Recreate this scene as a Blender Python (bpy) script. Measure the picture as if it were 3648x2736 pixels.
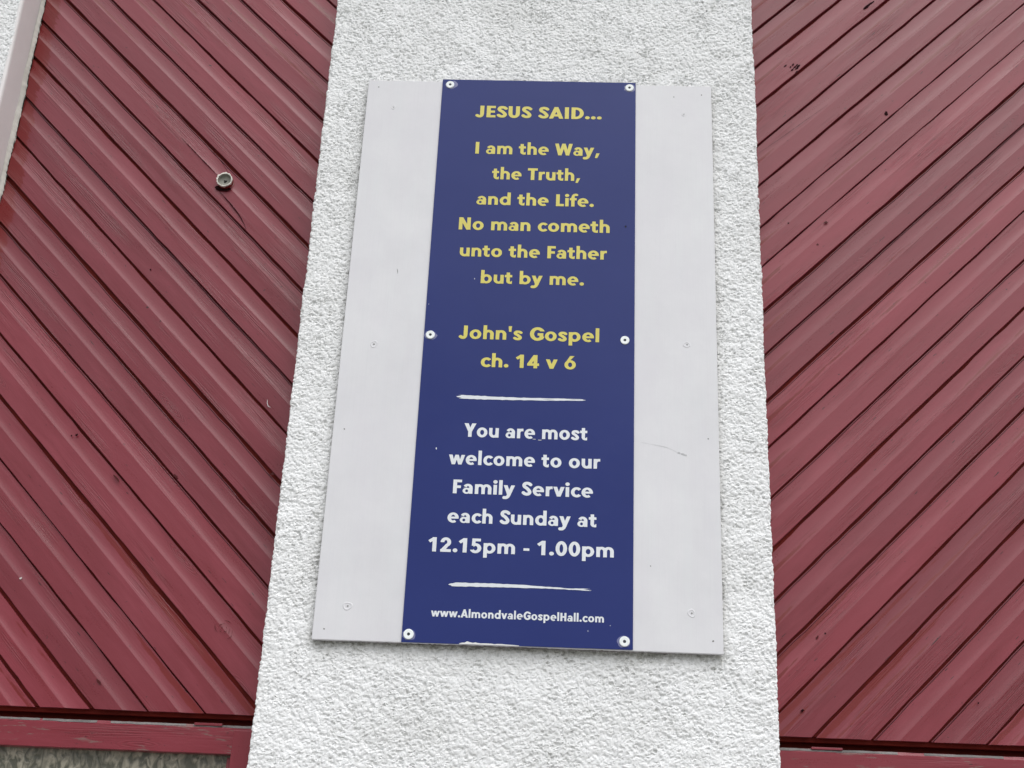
import bpy, math, random
import numpy as np
from mathutils import Matrix, Vector
rnd = random.Random(7)
rng = np.random.default_rng(11)
SC = bpy.context.scene
COL = SC.collection
for o in list(bpy.data.objects): bpy.data.objects.remove(o)

# ------------------------------------------------------------------ camera
EYE = 1.6                                   # eye height over the pavement
WALL = 3.212                                # distance of the pillar fronts
REC = 3.333                                 # distance of the plank faces
cam_d = bpy.data.cameras.new('camera'); cam_d.sensor_width = 36.0; cam_d.lens = 4500/3648*36
cam_d.clip_start = .05; cam_d.clip_end = 500
cam = bpy.data.objects.new('camera', cam_d); COL.objects.link(cam); SC.camera = cam
X = Vector((0.99876697, 0.02653375, 0.04195834))
Yd = Vector((0.02856084, 0.38419114, -0.92281171))
F = Vector((-0.04060568, 0.92287222, 0.38295959))
m3 = Matrix((X, -Yd, -F)).transposed()
cam.matrix_world = Matrix.Translation((0, 0, EYE)) @ m3.to_4x4()

# ------------------------------------------------------------------ world and sun (bright overcast)
SUN_EL, SUN_AZ = math.radians(56), math.radians(158)      # azimuth counted from +Y clockwise: in front of the wall, a little to the right
SKY = .15; ZEN = 2.4
w = bpy.data.worlds.new('World'); SC.world = w; w.use_nodes = True
nt = w.node_tree; nt.nodes.clear()
out = nt.nodes.new('ShaderNodeOutputWorld'); bg = nt.nodes.new('ShaderNodeBackground'); bg.inputs[1].default_value = SKY
sky = nt.nodes.new('ShaderNodeTexSky'); sky.sky_type = 'NISHITA'; sky.sun_disc = False
sky.sun_elevation = SUN_EL; sky.sun_rotation = SUN_AZ; sky.air_density = 1.0; sky.dust_density = 2.0; sky.ozone_density = 1.0
hs = nt.nodes.new('ShaderNodeHueSaturation'); hs.inputs['Saturation'].default_value = .22; hs.inputs['Value'].default_value = 1.0
tc = nt.nodes.new('ShaderNodeTexCoord'); no = nt.nodes.new('ShaderNodeTexNoise'); no.inputs['Scale'].default_value = 2.2; no.inputs['Detail'].default_value = 5
mr = nt.nodes.new('ShaderNodeMapRange'); mr.inputs['From Min'].default_value = .3; mr.inputs['From Max'].default_value = .7
mr.inputs['To Min'].default_value = .78; mr.inputs['To Max'].default_value = 1.22
mu = nt.nodes.new('ShaderNodeVectorMath'); mu.operation = 'SCALE'
# overcast luminance: the zenith about three times as bright as the horizon
sx = nt.nodes.new('ShaderNodeSeparateXYZ'); nt.links.new(tc.outputs['Generated'], sx.inputs[0])
zr = nt.nodes.new('ShaderNodeMapRange'); zr.inputs['From Min'].default_value = 0; zr.inputs['From Max'].default_value = 1
zr.inputs['To Min'].default_value = ZEN*.32; zr.inputs['To Max'].default_value = ZEN; nt.links.new(sx.outputs['Z'], zr.inputs['Value'])
mz = nt.nodes.new('ShaderNodeMath'); mz.operation = 'MULTIPLY'
nt.links.new(tc.outputs['Generated'], no.inputs['Vector']); nt.links.new(no.outputs['Fac'], mr.inputs['Value'])
nt.links.new(sky.outputs[0], hs.inputs['Color']); nt.links.new(hs.outputs[0], mu.inputs[0]); nt.links.new(mr.outputs[0], mz.inputs[0]); nt.links.new(zr.outputs[0], mz.inputs[1]); nt.links.new(mz.outputs[0], mu.inputs['Scale'])
nt.links.new(mu.outputs[0], bg.inputs[0]); nt.links.new(bg.outputs[0], out.inputs[0])
sd = bpy.data.lights.new('sun', 'SUN'); sd.energy = .9; sd.angle = math.radians(75); sd.color = (1, .975, .94)
sun = bpy.data.objects.new('sun', sd); COL.objects.link(sun)
sdir = Vector((math.sin(SUN_AZ)*math.cos(SUN_EL), math.cos(SUN_AZ)*math.cos(SUN_EL), math.sin(SUN_EL)))
sun.rotation_euler = sdir.to_track_quat('Z', 'Y').to_euler(); sun.location = sdir*20
SC.view_settings.view_transform = 'Standard'; SC.view_settings.look = 'None'; SC.view_settings.gamma = 1
SC.view_settings.exposure = -.22
SC.view_settings.use_curve_mapping = False

# ------------------------------------------------------------------ helpers
def tag(o, label=None, cat=None, group=None, kind=None):
    for k, v in (('label', label), ('category', cat), ('group', group), ('kind', kind)):
        if v: o[k] = v
    return o
def empty(name, loc, **k):
    o = bpy.data.objects.new(name, None); COL.objects.link(o); o.location = loc; o.empty_display_size = .1
    bpy.context.view_layer.update()
    return tag(o, **k)
def link(name, me, mat, parent=None, mw=None):
    o = bpy.data.objects.new(name, me); COL.objects.link(o)
    if mat: me.materials.clear(); me.materials.append(mat)
    if parent:
        o.parent = parent; o.matrix_parent_inverse = Matrix.Translation(-parent.location) if parent.type == 'EMPTY' else parent.matrix_basis.inverted()
    o.matrix_basis = mw if mw else Matrix()
    return o
class MB:
    def __init__(s): s.v = []; s.f = []
    def add(s, v, f):
        n = len(s.v); s.v += [tuple(p) for p in v]; s.f += [tuple(i+n for i in q) for q in f]
    def box(s, x0, x1, y0, y1, z0, z1):
        s.add([(x, y, z) for x in (x0, x1) for y in (y0, y1) for z in (z0, z1)],
              [(0, 1, 3, 2), (4, 6, 7, 5), (0, 4, 5, 1), (2, 3, 7, 6), (0, 2, 6, 4), (1, 5, 7, 3)])
    def mesh(s, name, smooth=False):
        me = bpy.data.meshes.new(name); me.from_pydata(s.v, [], s.f); me.update()
        if smooth: me.polygons.foreach_set('use_smooth', [True]*len(me.polygons))
        return me
def bevel(o, wdt, seg=2):
    b = o.modifiers.new('bevel', 'BEVEL'); b.width = wdt; b.segments = seg; b.limit_method = 'ANGLE'; b.harden_normals = False
    return o
def boxobj(name, mat, parent, x0, x1, y0, y1, z0, z1, bev=.0015):
    m = MB(); m.box(x0, x1, y0, y1, z0, z1); o = link(name, m.mesh(name), mat, parent)
    if bev: bevel(o, bev)
    return o

# ------------------------------------------------------------------ material helpers
class N:
    def __init__(s, name):
        s.m = bpy.data.materials.new(name); s.m.use_nodes = True; s.t = s.m.node_tree
        s.b = s.t.nodes['Principled BSDF']
    def n(s, kind, **k):
        x = s.t.nodes.new('ShaderNode'+kind)
        for a, v in k.items():
            if a in x.inputs.keys() if hasattr(x.inputs, 'keys') else False: x.inputs[a].default_value = v
            else: setattr(x, a, v)
        return x
    def l(s, a, b): s.t.links.new(a, b)
    def coord(s, scale=(1, 1, 1), rand=0.0, src='Object'):
        t = s.n('TexCoord'); v = t.outputs[src]
        if rand:
            oi = s.n('ObjectInfo'); mm = s.n('Math', operation='MULTIPLY'); mm.inputs[1].default_value = rand
            s.l(oi.outputs['Random'], mm.inputs[0]); ad = s.n('VectorMath', operation='ADD')
            s.l(v, ad.inputs[0]); s.l(mm.outputs[0], ad.inputs[1]); v = ad.outputs[0]
        mp = s.n('VectorMath', operation='MULTIPLY'); mp.inputs[1].default_value = scale; s.l(v, mp.inputs[0])
        return mp.outputs[0]
    def noise(s, vec, scale=1, detail=4, rough=.55, dist=0):
        x = s.n('TexNoise'); x.inputs['Scale'].default_value = scale; x.inputs['Detail'].default_value = detail
        x.inputs['Roughness'].default_value = rough; x.inputs['Distortion'].default_value = dist; s.l(vec, x.inputs['Vector'])
        return x.outputs['Fac']
    def rng(s, val, a, b, c=0, d=1, smooth=False):
        x = s.n('MapRange'); x.inputs['From Min'].default_value = a; x.inputs['From Max'].default_value = b
        x.inputs['To Min'].default_value = c; x.inputs['To Max'].default_value = d
        if smooth: x.interpolation_type = 'SMOOTHSTEP'
        s.l(val, x.inputs['Value']); return x.outputs[0]
    def math(s, op, a, b):
        x = s.n('Math', operation=op)
        for i, q in enumerate((a, b)):
            if isinstance(q, (int, float)): x.inputs[i].default_value = q
            else: s.l(q, x.inputs[i])
        return x.outputs[0]
    def mix(s, fac, a, b):
        x = s.n('Mix', data_type='RGBA')
        for i, q in ((0, fac), (6, a), (7, b)):
            if isinstance(q, (int, float)): x.inputs[i].default_value = q
            elif isinstance(q, tuple): x.inputs[i].default_value = (*q, 1)
            else: s.l(q, x.inputs[i])
        return x.outputs[2]
    def col(s, c):
        if isinstance(c, tuple): s.b.inputs['Base Color'].default_value = (*c, 1)
        else: s.l(c, s.b.inputs['Base Color'])
    def rough(s, r):
        if isinstance(r, (int, float)): s.b.inputs['Roughness'].default_value = r
        else: s.l(r, s.b.inputs['Roughness'])
    def bump(s, *hs):
        prev = None
        for h, dist, st in hs:
            x = s.n('Bump'); x.inputs['Distance'].default_value = dist; x.inputs['Strength'].default_value = st
            s.l(h, x.inputs['Height'])
            if prev: s.l(prev, x.inputs['Normal'])
            prev = x.outputs[0]
        s.l(prev, s.b.inputs['Normal'])

def wood_paint(name, long_axis=0, chips=.0, wear=0.0, dark_refl=False):
    """Dark red gloss paint on weathered softwood, grain along the local long axis."""
    M = N(name)
    def sc(a, b): return (a, b, b) if long_axis == 0 else (b, b, a)
    big = M.noise(M.coord(sc(2.2, 14), 37), 1, 3)
    chalk = M.noise(M.coord(sc(3.5, 24), 11), 1, 5, .65)
    grain = M.noise(M.coord(sc(7, 330), 23), 1, 3, .6, .35)
    patch = M.rng(M.noise(M.coord(sc(2.6, 16), 53), 1, 2), .47, .68, 0, 1, True)
    rings_v = M.coord(sc(1.0, 5.5), 19)
    vo = M.n('TexVoronoi'); vo.inputs['Scale'].default_value = 1.7; vo.feature = 'F1'; M.l(rings_v, vo.inputs['Vector'])
    kd = vo.outputs['Distance']
    warp = M.math('ADD', kd, M.math('MULTIPLY', M.noise(M.coord(sc(20, 90), 3), 1, 2), .035))
    ringw = M.math('SINE', M.math('MULTIPLY', warp, 260.0), 0)
    kmask = M.rng(kd, .07, .16, 1, 0, True)
    knot = M.math('MULTIPLY', ringw, kmask)
    core = M.rng(warp, .030, .042, 1, 0)
    nick = M.rng(M.noise(M.coord(sc(26, 210), 71), 1, 2, .5), .735-.03*chips, .765-.03*chips)
    nickb = M.rng(M.noise(M.coord((75, 75, 75), 31), 1, 3, .6, .6), .745-.05*chips, .765-.05*chips)
    nk = M.math('MAXIMUM', nick, nickb)
    g2 = M.math('MULTIPLY', M.rng(grain, .35, .62), M.math('ADD', M.math('MULTIPLY', patch, .92), .08))
    fine = M.noise(M.coord((240, 240, 240)), 1, 3, .6)
    c = M.mix(M.rng(chalk, .35, .68), (.185, .018, .027), (.252, .036, .053))
    c = M.mix(M.rng(big, .35, .7), c, (.215, .028, .041))
    c = M.mix(M.math('MULTIPLY', M.math('MULTIPLY', M.rng(grain, .52, .40), patch), .38), c, (.10, .015, .017))
    c = M.mix(M.math('MULTIPLY', M.rng(ringw, .2, -.8), M.math('MULTIPLY', kmask, .35)), c, (.10, .016, .018))
    c = M.mix(M.math('MULTIPLY', core, .5), c, (.11, .02, .022))
    if dark_refl:  # deep red paints the dark reflection beside the left pillar and on arrises
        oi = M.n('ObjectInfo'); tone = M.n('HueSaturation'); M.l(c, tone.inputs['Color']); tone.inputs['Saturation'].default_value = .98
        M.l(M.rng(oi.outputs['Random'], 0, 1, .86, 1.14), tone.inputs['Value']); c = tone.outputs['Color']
        at = M.n('Attribute'); at.attribute_name = 'dark_refl'
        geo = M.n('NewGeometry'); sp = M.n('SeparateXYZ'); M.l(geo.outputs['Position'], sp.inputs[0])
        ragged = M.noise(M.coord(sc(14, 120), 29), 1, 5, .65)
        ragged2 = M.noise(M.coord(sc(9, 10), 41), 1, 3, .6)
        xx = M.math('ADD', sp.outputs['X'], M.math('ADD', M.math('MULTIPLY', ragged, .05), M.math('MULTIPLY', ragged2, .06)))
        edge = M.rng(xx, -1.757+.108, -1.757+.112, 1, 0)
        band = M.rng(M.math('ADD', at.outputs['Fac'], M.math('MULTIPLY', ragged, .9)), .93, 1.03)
        refl = M.math('MAXIMUM', edge, band)
        c = M.mix(refl, c, (.165, .010, .010))
    c = M.mix(nk, c, (.035, .010, .010))
    if wear:
        ww = M.rng(M.noise(M.coord(sc(6, 40), 5), 1, 5, .7), .62-wear*.1, .66-wear*.1)
        c = M.mix(M.math('MULTIPLY', ww, .6), c, (.20, .15, .13))
    M.col(c)
    M.rough(M.rng(M.math('ADD', chalk, M.math('MULTIPLY', fine, .25)), .4, .85, .24, .42))
    M.b.inputs['IOR'].default_value = 1.45
    lump = M.noise(M.coord(sc(14, 45), 9), 1, 3)
    M.bump((lump, .004, .12), (M.math('ADD', g2, M.math('MULTIPLY', knot, .25)), .0010, .6), (nk, .0012, -.7), (fine, .0004, .35))
    return M.m
wood = wood_paint('red_paint_on_plank', chips=.25, dark_refl=True)
wood_h = wood_paint('red_paint_on_frame', 0, chips=.8, wear=.35)
wood_v = wood_paint('red_paint_on_stile', 2, chips=.9, wear=.25)

def simple(name, col, rough=.5, bumpscale=0, bumpdist=.001, metallic=0, var=0, spec=.5):
    M = N(name); M.b.inputs['Metallic'].default_value = metallic; M.b.inputs['Specular IOR Level'].default_value = spec
    if var:
        nn = M.noise(M.coord((1, 1, 1), 5), 14, 5, .6)
        M.col(M.mix(M.rng(nn, .3, .7), tuple(c*(1-var) for c in col), tuple(min(1, c*(1+var)) for c in col)))
    else: M.col(col)
    M.rough(rough)
    if bumpscale: M.bump((M.noise(M.coord(), bumpscale, 4), bumpdist, .6))
    return M.m
dark_wood = simple('dark_red_batten', (.17, .018, .012), .7, 60, .001, var=.3, spec=.15)  # own dark red of the battens and backing
old_wood = simple('weathered_bare_timber', (.17, .155, .15), .75, 160, .002, var=.45)
zinc = simple('bright_zinc_washer', (.88, .92, .91), .32, 400, .0003, var=.06)
screw_m = simple('dark_steel_screw', (.035, .04, .05), .45, metallic=.5)
black_m = simple('black_mould', (.012, .012, .010), .9)
chip_m = simple('bare_chipped_edge', (.78, .78, .76), .6)
crack_m = simple('open_crack', (.016, .003, .004), .9, spec=.1)
seal_m = simple('old_white_sealant', (.66, .64, .58), .55, 120, .002, var=.18)
pvc = simple('grey_white_pipe_plastic', (.74, .70, .63), .45, 90, .001, var=.12)
pvc_in = simple('grimy_pipe_inside', (.24, .235, .20), .55, 60, .001, var=.35)

def smooth_reveal():
    M = N('lilac_grey_masonry_paint')
    a = M.noise(M.coord(), 9, 4)
    M.col(M.mix(M.rng(a, .3, .7), (.80, .765, .755), (.85, .815, .805))); M.rough(.6)
    M.bump((M.noise(M.coord(), 30, 4), .002, .4), (M.noise(M.coord(), 300, 2), .0004, .4)); return M.m
reveal_m = smooth_reveal()

def roughcast():
    M = N('white_roughcast')
    at = M.n('Attribute'); at.attribute_name = 'grime_shade'
    v = M.coord()
    base = M.mix(M.rng(M.noise(v, 7, 5, .6), .3, .7), (.83, .835, .83), (.88, .885, .885))
    base = M.mix(M.rng(M.noise(v, 55, 3, .6), .56, .78, 0, .3), base, (.70, .70, .67))
    speck = M.rng(M.noise(v, 150, 3, .6), .70, .78)
    base = M.mix(M.math('MULTIPLY', speck, .45), base, (.40, .39, .36))
    base = M.mix(M.rng(M.noise(M.coord((1, 1, 1.6)), 85, 2, .5), .66, .72, 0, .5), base, (.45, .45, .42))
    g = at.outputs['Fac']
    br = M.rng(M.noise(v, 120, 5, .75), .25, .65)
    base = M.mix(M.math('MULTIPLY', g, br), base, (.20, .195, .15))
    M.col(base); M.rough(.85); M.b.inputs['Specular IOR Level'].default_value = .3
    M.bump((M.noise(v, 330, 4, .65), .0018, .5), (M.noise(v, 1100, 2), .0006, .4)); return M.m
rough_m = roughcast()

def board_paint():
    M = N('pale_lilac_board_paint')
    streak = M.noise(M.coord((260, 260, 6)), 1, 4, .6, .2)
    blot = M.noise(M.coord(), 6, 4, .6)
    edge = M.noise(M.coord((30, 30, 3)), 1, 4)
    c = M.mix(M.rng(blot, .3, .7), (.675, .672, .69), (.745, .742, .757))
    c = M.mix(M.rng(edge, .45, .75, 0, .35), c, (.72, .74, .745))
    c = M.mix(M.rng(streak, .52, .8, 0, .20), c, (.60, .60, .62))
    c = M.mix(M.rng(M.noise(M.coord((5, 5, 2.2)), 1, 6, .7), .42, .72, 0, .5), c, (.68, .66, .70))
    M.col(c); M.rough(M.rng(blot, .3, .7, .38, .55))
    M.bump((streak, .0005, .3), (M.noise(M.coord(), 22, 3), .002, .2)); return M.m
board_m = board_paint()

def sign_blue():
    M = N('blue_sign_sheet')
    b = M.noise(M.coord(), 4, 4)
    c = M.mix(M.rng(b, .3, .7), (.015, .027, .150), (.018, .031, .162))
    M.col(c); M.b.inputs['IOR'].default_value = 1.33; M.rough(M.rng(M.noise(M.coord(), 30, 3), .3, .7, .16, .24))
    M.bump((M.noise(M.coord(), 5, 2), .004, .15)); return M.m
blue_m = sign_blue()
yellow_m = simple('yellow_print', (.66, .58, .115), .35, var=.05)
white_m = simple('white_print', (.74, .77, .80), .35, var=.04)

def pane_mat():
    M = N('obscured_glass')
    v = M.coord((1, 1, .55)); nn = M.noise(v, 60, 3, .5, 1.0); big = M.noise(M.coord(), 16, 4, .6)
    m = M.math('MULTIPLY', M.rng(nn, .40, .62), M.rng(big, .30, .55))
    c = M.mix(m, (.11, .108, .082), (.42, .385, .30))
    M.col(c); M.rough(.22); M.bump((nn, .003, .8)); return M.m
pane_m = pane_mat()

# ------------------------------------------------------------------ ground, pavement, road
def ground_mat(name, c0, c1, s=8):
    M = N(name); a = M.noise(M.coord(), s, 8, .7); M.col(M.mix(M.rng(a, .3, .7), c0, c1)); M.rough(.9)
    M.bump((M.noise(M.coord(), 120, 3), .004, .6)); return M.m
def sheet(name, mat, x0, x1, y0, y1, z, nx=1, ny=1):
    m = MB(); m.add([(x0, y0, z), (x1, y0, z), (x1, y1, z), (x0, y1, z)], [(0, 1, 2, 3)])
    return tag(link(name, m.mesh(name), mat), kind='structure')
sheet('ground', ground_mat('grass_ground', (.05, .07, .025), (.08, .10, .04)), -150, 150, -150, 150, -.14)
sheet('road', ground_mat('asphalt', (.045, .045, .048), (.07, .07, .072), 30), -150, 150, -9, -2.2, -.12)
m = MB(); m.box(-60, 60, -2.05, REC+.12, -.136, 0)
tag(link('pavement', m.mesh('pavement'), ground_mat('concrete_paving', (.26, .25, .24), (.36, .35, .33), 5)), kind='structure')
m = MB(); m.box(-60, 60, -2.2, -2.05, -.136, -.004)
tag(link('kerb', m.mesh('kerb'), ground_mat('kerb_concrete', (.30, .30, .29), (.38, .37, .36), 20)), kind='structure')

# ------------------------------------------------------------------ roughcast walls
def hash2(ix, iy, seed):
    h = (ix.astype(np.int64)*374761393 + iy.astype(np.int64)*668265263 + seed*974711) & 0x7fffffff
    h = ((h ^ (h >> 13))*1274126177) & 0x7fffffff
    h = (h ^ (h >> 16)) & 0x7fffffff
    return (h % 100003)/100003.0
def vnoise(u, v, seed):
    iu = np.floor(u); iv = np.floor(v); fu = u-iu; fv = v-iv; fu = fu*fu*(3-2*fu); fv = fv*fv*(3-2*fv)
    a = hash2(iu, iv, seed); b = hash2(iu+1, iv, seed); c = hash2(iu, iv+1, seed); d = hash2(iu+1, iv+1, seed)
    return (a*(1-fu)+b*fu)*(1-fv)+(c*(1-fu)+d*fu)*fv
def grains(u, v, cell, seed):
    U = u/cell; V = v/cell; iu = np.floor(U); iv = np.floor(V); best = np.zeros_like(U)
    for du in (-1, 0, 1):
        for dv in (-1, 0, 1):
            cu = iu+du; cv = iv+dv
            px = cu+hash2(cu, cv, seed); py = cv+hash2(cu, cv, seed+1)
            amp = .25+.75*hash2(cu, cv, seed+2); r = .45+.55*hash2(cu, cv, seed+3)
            th = hash2(cu, cv, seed+4)*3.14; st = .65+.35*hash2(cu, cv, seed+5)
            dx = U-px; dy = V-py; a = dx*np.cos(th)+dy*np.sin(th); b = (-dx*np.sin(th)+dy*np.cos(th))/st
            d2 = (a*a+b*b)/(r*r)
            best = np.maximum(best, amp*np.clip(1-d2*d2, 0, 1))
    return best
def pits(u, v):
    a = grains(u*1.0+21, v*1.45+5, .0105, 75); b = grains(u+2, v*1.3+11, .0062, 85)
    k = np.clip((vnoise(u*22, v*22, 97)-.30)*2.2, 0, 1)
    return np.clip((a-.72)*5, 0, 1)*(.45+.55*k)+.75*np.clip((b-.80)*6, 0, 1)*k
def cast_height(u, v):
    wu = u+.004*(vnoise(u*110, v*110, 91)-.5); wv = v+.004*(vnoise(u*110, v*110, 92)-.5)
    h = .0036*grains(wu, wv, .0105, 5) + .0034*grains(wu+3, wv+7, .0068, 25)
    h += .0010*grains(wu+9, wv+4, .0045, 55) + .0018*(vnoise(u*95, v*120, 31)-.5)
    h = .0052*np.tanh(h/.0052)*1.05
    pit = pits(wu, wv)
    h -= .0044*pit
    h += .0028*(vnoise(u*30, v*30, 3)-.5) + .0030*(vnoise(u*14, v*14, 8)-.5) + .0014*(vnoise(u*230, v*260, 13)-.5)
    return h - .004
BX0, BX1, BZ0, BZ1 = -.620, .4205, .609+EYE, 2.3165+EYE        # painted board outline
def rough_wall(name, path, zlist, mat, parent=None, dirt=True):
    """path: list of (x, y, nx, ny) along the horizontal cross-section (already fine)."""
    P = np.array(path); z = np.array(zlist); nu, nz = len(P), len(z)
    du = np.r_[0, np.cumsum(np.hypot(np.diff(P[:, 0]), np.diff(P[:, 1])))] + P[0, 0]*1.0 + 50
    U, Z = np.meshgrid(du, z); h = cast_height(U, Z+50)
    Xp = P[:, 0][None]+P[:, 2][None]*h; Yp = P[:, 1][None]+P[:, 3][None]*h
    Zp = Z + .0018*(vnoise(U*150, Z*150, 61)-.5)
    co = np.stack([Xp, Yp, Zp], -1).reshape(-1, 3)
    i = np.arange(nu*nz).reshape(nz, nu)
    q = np.stack([i[:-1, :-1], i[:-1, 1:], i[1:, 1:], i[1:, :-1]], -1).reshape(-1, 4)
    me = bpy.data.meshes.new(name); me.vertices.add(len(co)); me.vertices.foreach_set('co', co.ravel())
    me.loops.add(q.size); me.loops.foreach_set('vertex_index', q.ravel().astype(np.int32))
    me.polygons.add(len(q)); me.polygons.foreach_set('loop_start', (np.arange(len(q))*4).astype(np.int32))
    me.update(calc_edges=True)
    me.polygons.foreach_set('use_smooth', np.zeros(len(q), bool))
    g = np.zeros(len(co))
    if dirt:  # soiling, with the board's shadow painted in below it
        x = Xp.ravel(); zz = Zp.ravel()
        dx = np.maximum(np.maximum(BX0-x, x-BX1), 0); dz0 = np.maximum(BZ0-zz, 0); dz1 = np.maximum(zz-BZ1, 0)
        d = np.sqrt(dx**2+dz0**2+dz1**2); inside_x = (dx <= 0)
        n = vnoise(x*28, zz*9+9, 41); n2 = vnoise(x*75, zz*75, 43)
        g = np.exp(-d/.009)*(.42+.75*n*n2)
        g += np.where(inside_x & (zz < BZ0), np.exp(-dz0/.028)*(.30+.45*n), 0)  # olive soiling under the board, deepened to paint the board's shadow
        pt = pits(U.ravel(), Z.ravel()+50)
        g += pt*(.08+.45*np.clip(vnoise(x*40, zz*40, 44)-.55, 0, 1)*2)
        g += .34*np.clip(n2-.82, 0, 1)*4*(h.ravel() < .0002)
        g += .10*np.clip(vnoise(x*5, zz*5, 47)-.55, 0, 1)*np.clip((.004-h.ravel())/.004, 0, 1)*4
    at = me.attributes.new('grime_shade', 'FLOAT', 'POINT'); at.data.foreach_set('value', np.clip(g, 0, .9).astype(np.float32))
    return link(name, me, mat, parent)
def section(x0, x1, yf, yb, step, left=True, right=True, r=.007):
    P = []
    if left:
        for y in np.arange(yb, yf+r, -.006): P.append((x0, y, -1, 0))
        for a in np.linspace(0, math.pi/2, 6): P.append((x0+r-r*math.cos(a), yf+r-r*math.sin(a), -math.cos(a), -math.sin(a)))
    xs0 = x0+r if left else x0; xs1 = x1-r if right else x1
    for x in np.linspace(xs0, xs1, max(2, int((xs1-xs0)/step)))[(1 if left else 0):(-1 if right else None)]: P.append((x, yf, 0, -1))
    if right:
        for a in np.linspace(math.pi/2, 0, 6): P.append((x1-r+r*math.cos(a), yf+r-r*math.sin(a), math.cos(a), -math.sin(a)))
        for y in np.arange(yf+r+.004, yb, .006): P.append((x1, y, 1, 0))
    return P
def zrows(lo, hi, flo, fhi, fine, coarse):
    a = list(np.arange(lo, flo, coarse)) + list(np.arange(flo, fhi, fine)) + list(np.arange(fhi, hi, coarse)) + [hi]
    return a
TOP = EYE+4.4
pil = empty('rendered_pillar', (-.097, WALL, 0), label='white roughcast pillar in the middle, carrying the painted board and blue sign', cat='pillar', group='white roughcast pillars of the hall front')
rough_wall('roughcast_face', section(-.7505, .5555, WALL, REC+.03, .0026), zrows(0, TOP, EYE+.2, EYE+2.78, .0026, .03), rough_m, pil)
LX = -1.757
pl2 = empty('rendered_pillar', (-2.1, WALL, 0), label='white roughcast pillar at the far left with a smooth lilac grey side', cat='pillar', group='white roughcast pillars of the hall front')
rough_wall('roughcast_face', section(-2.5, LX-.004, WALL, REC, .003, left=False, right=False), zrows(0, TOP, EYE+1.9, EYE+2.8, .003, .03), rough_m, pl2, False)
# smooth painted side of the left pillar
m = MB(); n = 60; zs = [i*TOP/n for i in range(n+1)]
prof = [(LX-.012, WALL+.001), (LX-.005, WALL-.0015), (LX-.001, WALL+.003), (LX, WALL+.012), (LX, REC+.03)]
for z in zs: m.v += [(x+.0012*math.sin(z*9+x), y, z) for x, y in prof]
for k in range(n):
    for j in range(4): a = k*5+j; m.f.append((a, a+1, a+6, a+5))
link('smooth_side', m.mesh('smooth_side', True), reveal_m, pl2)
# ragged sealant along the inner corner
m = MB(); n = 900; 
for k in range(n+1):
    z = EYE+.2+k*3.2/n
    a = .005+.0045*vnoise(np.array(z*26.), np.array(1.), 5)+.003*vnoise(np.array(z*130.), np.array(2.), 6)
    b = .010+.006*vnoise(np.array(z*12.), np.array(3.), 7)
    a = float(a); b = float(b)
    m.v += [(LX+.0005, REC-b-.004, z), (LX+a*.6, REC-b*.6, z), (LX+a+.001, REC-.0022, z), (LX+a, REC+.006, z)]
for k in range(n):
    for j in range(3): q = k*4+j; m.f.append((q, q+1, q+5, q+4))
link('sealant_bead', m.mesh('sealant_bead', True), seal_m, pl2)
m = MB()
for k in range(n+1):
    z = EYE+.2+k*3.2/n; a = float(.0095+.0035*vnoise(np.array(z*26.), np.array(1.), 5)+.006*max(0, float(vnoise(np.array(z*40.), np.array(9.), 8))-.5))
    m.v += [(LX+.001, REC-.0014, z), (LX+a, REC-.0012, z)]
for k in range(n): q = k*2; m.f.append((q, q+1, q+3, q+2))
link('mould_line', m.mesh('mould_line'), black_m, pl2)
pl3 = empty('rendered_pillar', (2.1, WALL, 0), label='white roughcast pillar right of the right red panel', cat='pillar', group='white roughcast pillars of the hall front')
rough_wall('roughcast_face', section(1.76, 2.5, WALL, REC+.03, .008, right=False), zrows(0, TOP, EYE+.2, EYE+.21, .01, .012), rough_m, pl3, False)

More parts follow.
